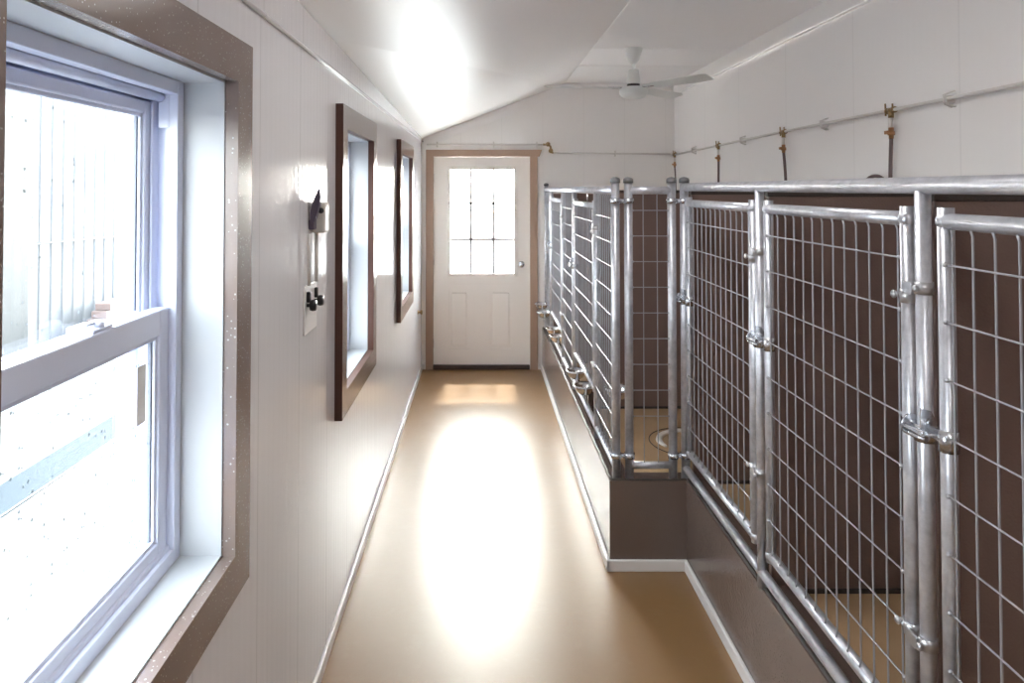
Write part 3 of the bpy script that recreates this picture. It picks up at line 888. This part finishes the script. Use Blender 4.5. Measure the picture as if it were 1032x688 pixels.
# ------------------------------------------------------------------ outside
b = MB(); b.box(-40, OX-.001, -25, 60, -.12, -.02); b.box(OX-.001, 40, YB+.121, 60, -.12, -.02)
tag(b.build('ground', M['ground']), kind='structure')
b = MB(); b.rbox(-2.2, 4.5, YB+.13, 22, -.03, -.008, .006); tag(b.build('path_bounce_slab', M['slab']), kind='structure')  # unseen pale slab added to bounce daylight through the door onto the ceiling
b = MB(); b.rbox(-2.86, -2.58, -6, 30, -.03, -.008, .006); tag(b.build('path', M['path']), kind='structure')
sh = empty('white_shed', (-5, 8, 0), 'white shed with ribbed cladding and grey corner post beyond the big window', 'shed')
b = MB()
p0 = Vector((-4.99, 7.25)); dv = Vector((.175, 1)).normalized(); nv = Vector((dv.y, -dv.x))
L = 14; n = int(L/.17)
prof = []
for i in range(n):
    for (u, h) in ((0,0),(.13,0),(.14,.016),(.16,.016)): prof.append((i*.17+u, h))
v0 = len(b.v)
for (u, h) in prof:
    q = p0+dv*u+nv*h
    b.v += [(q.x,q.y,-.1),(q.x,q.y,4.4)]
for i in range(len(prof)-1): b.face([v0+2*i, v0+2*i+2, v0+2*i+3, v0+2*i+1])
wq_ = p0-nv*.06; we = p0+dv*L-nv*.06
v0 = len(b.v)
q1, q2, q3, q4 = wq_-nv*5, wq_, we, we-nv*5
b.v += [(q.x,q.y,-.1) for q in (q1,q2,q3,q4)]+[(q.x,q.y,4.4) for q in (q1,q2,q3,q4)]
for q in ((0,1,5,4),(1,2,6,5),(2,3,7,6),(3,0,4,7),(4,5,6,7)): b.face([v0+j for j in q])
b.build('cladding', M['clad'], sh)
b = MB()
def shed_bar(u0, u1, z0, z1, h0, h1):
    v0 = len(b.v)
    for (u, h) in ((u0,h0),(u1,h0),(u1,h1),(u0,h1)):
        q = p0+dv*u+nv*h; b.v.append((q.x,q.y,z0))
    for (u, h) in ((u0,h0),(u1,h0),(u1,h1),(u0,h1)):
        q = p0+dv*u+nv*h; b.v.append((q.x,q.y,z1))
    for q in ((0,3,2,1),(4,5,6,7),(0,1,5,4),(1,2,6,5),(2,3,7,6),(3,0,4,7)): b.face([v0+j for j in q])
shed_bar(-.10, .27, -.1, 4.4, -.05, .07)
b.build('corner_post', M['post_grey'], sh)
b = MB(); shed_bar(.10, 14, 1.13, 1.155, 0, .035); b.build('drip_rail', M['post_grey'], sh)
pl = empty('timber_stack', (-4.3, 8.6, 0), 'small stack of weathered reddish boards outside against the white shed', 'timber')
for i in range(5):
    b = MB(); b.rbox(-4.62+.02*i, -4.42+.015*i, 8.0+.05*i, 9.1-.06*i, -.02+.085*i, .06+.085*i, .006); b.build('board', M['wood'], pl)

# ------------------------------------------------------------------ light
w = bpy.data.worlds.new('world'); sc.world = w; w.use_nodes = True
t = w.node_tree; bg = t.nodes['Background']
tc = t.nodes.new('ShaderNodeTexCoord'); s = sepxyz(t, tc.outputs['Generated'])
wm_ = t.nodes.new('ShaderNodeMix'); wm_.data_type = 'RGBA'; wm_.inputs[7].default_value = (1, .93, .85, 1)
t.links.new(wm_.outputs[2], bg.inputs[0])
t.links.new(ramp(t, s[2], [(0, (1.0,1.0,1.0)), (.5, (.90,.95,1.0)), (1, (.80,.90,1.0))]), wm_.inputs[6])
# hazy bright side of the sky beyond the end door
gl_ = math_n(t, 'POWER', math_n(t, 'MAXIMUM', math_n(t, 'DIVIDE', s[1], 1.0), 0.0), 3.0)
t.links.new(gl_, wm_.inputs[0])
t.links.new(math_n(t, 'ADD', 7.0, math_n(t, 'MULTIPLY', gl_, 55.0)), bg.inputs[1])

sd = bpy.data.lights.new('sun', 'SUN'); sd.energy = 6; sd.angle = math.radians(4); sd.color = (1, .98, .95)
so = bpy.data.objects.new('sun', sd); col.objects.link(so); so.location = (2, 20, 20)
so.rotation_euler = Vector((-.04, -1, -1.75)).to_track_quat('-Z', 'Y').to_euler()
def added_ceiling_light(y0, y1, label):  # fill lamps added out of view to brighten the near aisle
    x = .42; z = 2.336-(.0)+(ZF-2.31)*(x-XL)/(XFOLD-XL)-.06
    e = empty('added_ceiling_light', (x, (y0+y1)/2, z), label, 'lamp', 'added out-of-view lamps on the sloping ceiling')
    b = MB(); b.rbox(x-.11, x+.11, y0-.03, y1+.03, z, z+.07, .008); b.build('housing', M['fan'], e)
    b = MB(); b.rbox(x-.085, x+.085, y0, y1, z-.022, z-.001, .008); b.build('diffuser', M['lamp'], e)
m_, t_, p_ = newmat('added_lamp_diffuser')
p_.inputs['Emission Color'].default_value = (1, .98, .96, 1); p_.inputs['Emission Strength'].default_value = 7.5
M['lamp'] = m_
added_ceiling_light(1.75, 2.85, 'added out-of-view fill lamp on the sloping ceiling between the first two windows')
added_ceiling_light(-.6, .5, 'added out-of-view fill lamp on the sloping ceiling above the start of the aisle')
# ------------------------------------------------------------------ camera
cam = bpy.data.cameras.new('camera'); co = bpy.data.objects.new('camera', cam); col.objects.link(co)
F = 700.; W = 1032.; H = 688.
cam.sensor_width = 36; cam.sensor_fit = 'HORIZONTAL'; cam.lens = 36*F/W
pitch = math.radians(1.2)
co.location = (0, 0, 1.75); co.rotation_euler = (PI/2+pitch, 0, 0)
cam.shift_x = (W/2-485)/W
cam.shift_y = -(H/2-190+F*math.tan(pitch))/W
cam.clip_start = .02
sc.camera = co
sc.view_settings.view_transform = 'Standard'; sc.view_settings.look = 'None'
sc.view_settings.gamma = 1; sc.view_settings.use_curve_mapping = False
sc.view_settings.exposure = 1.08
sc.cycles.max_bounces = 14; sc.cycles.diffuse_bounces = 8; sc.cycles.glossy_bounces = 6; sc.cycles.transparent_max_bounces = 16
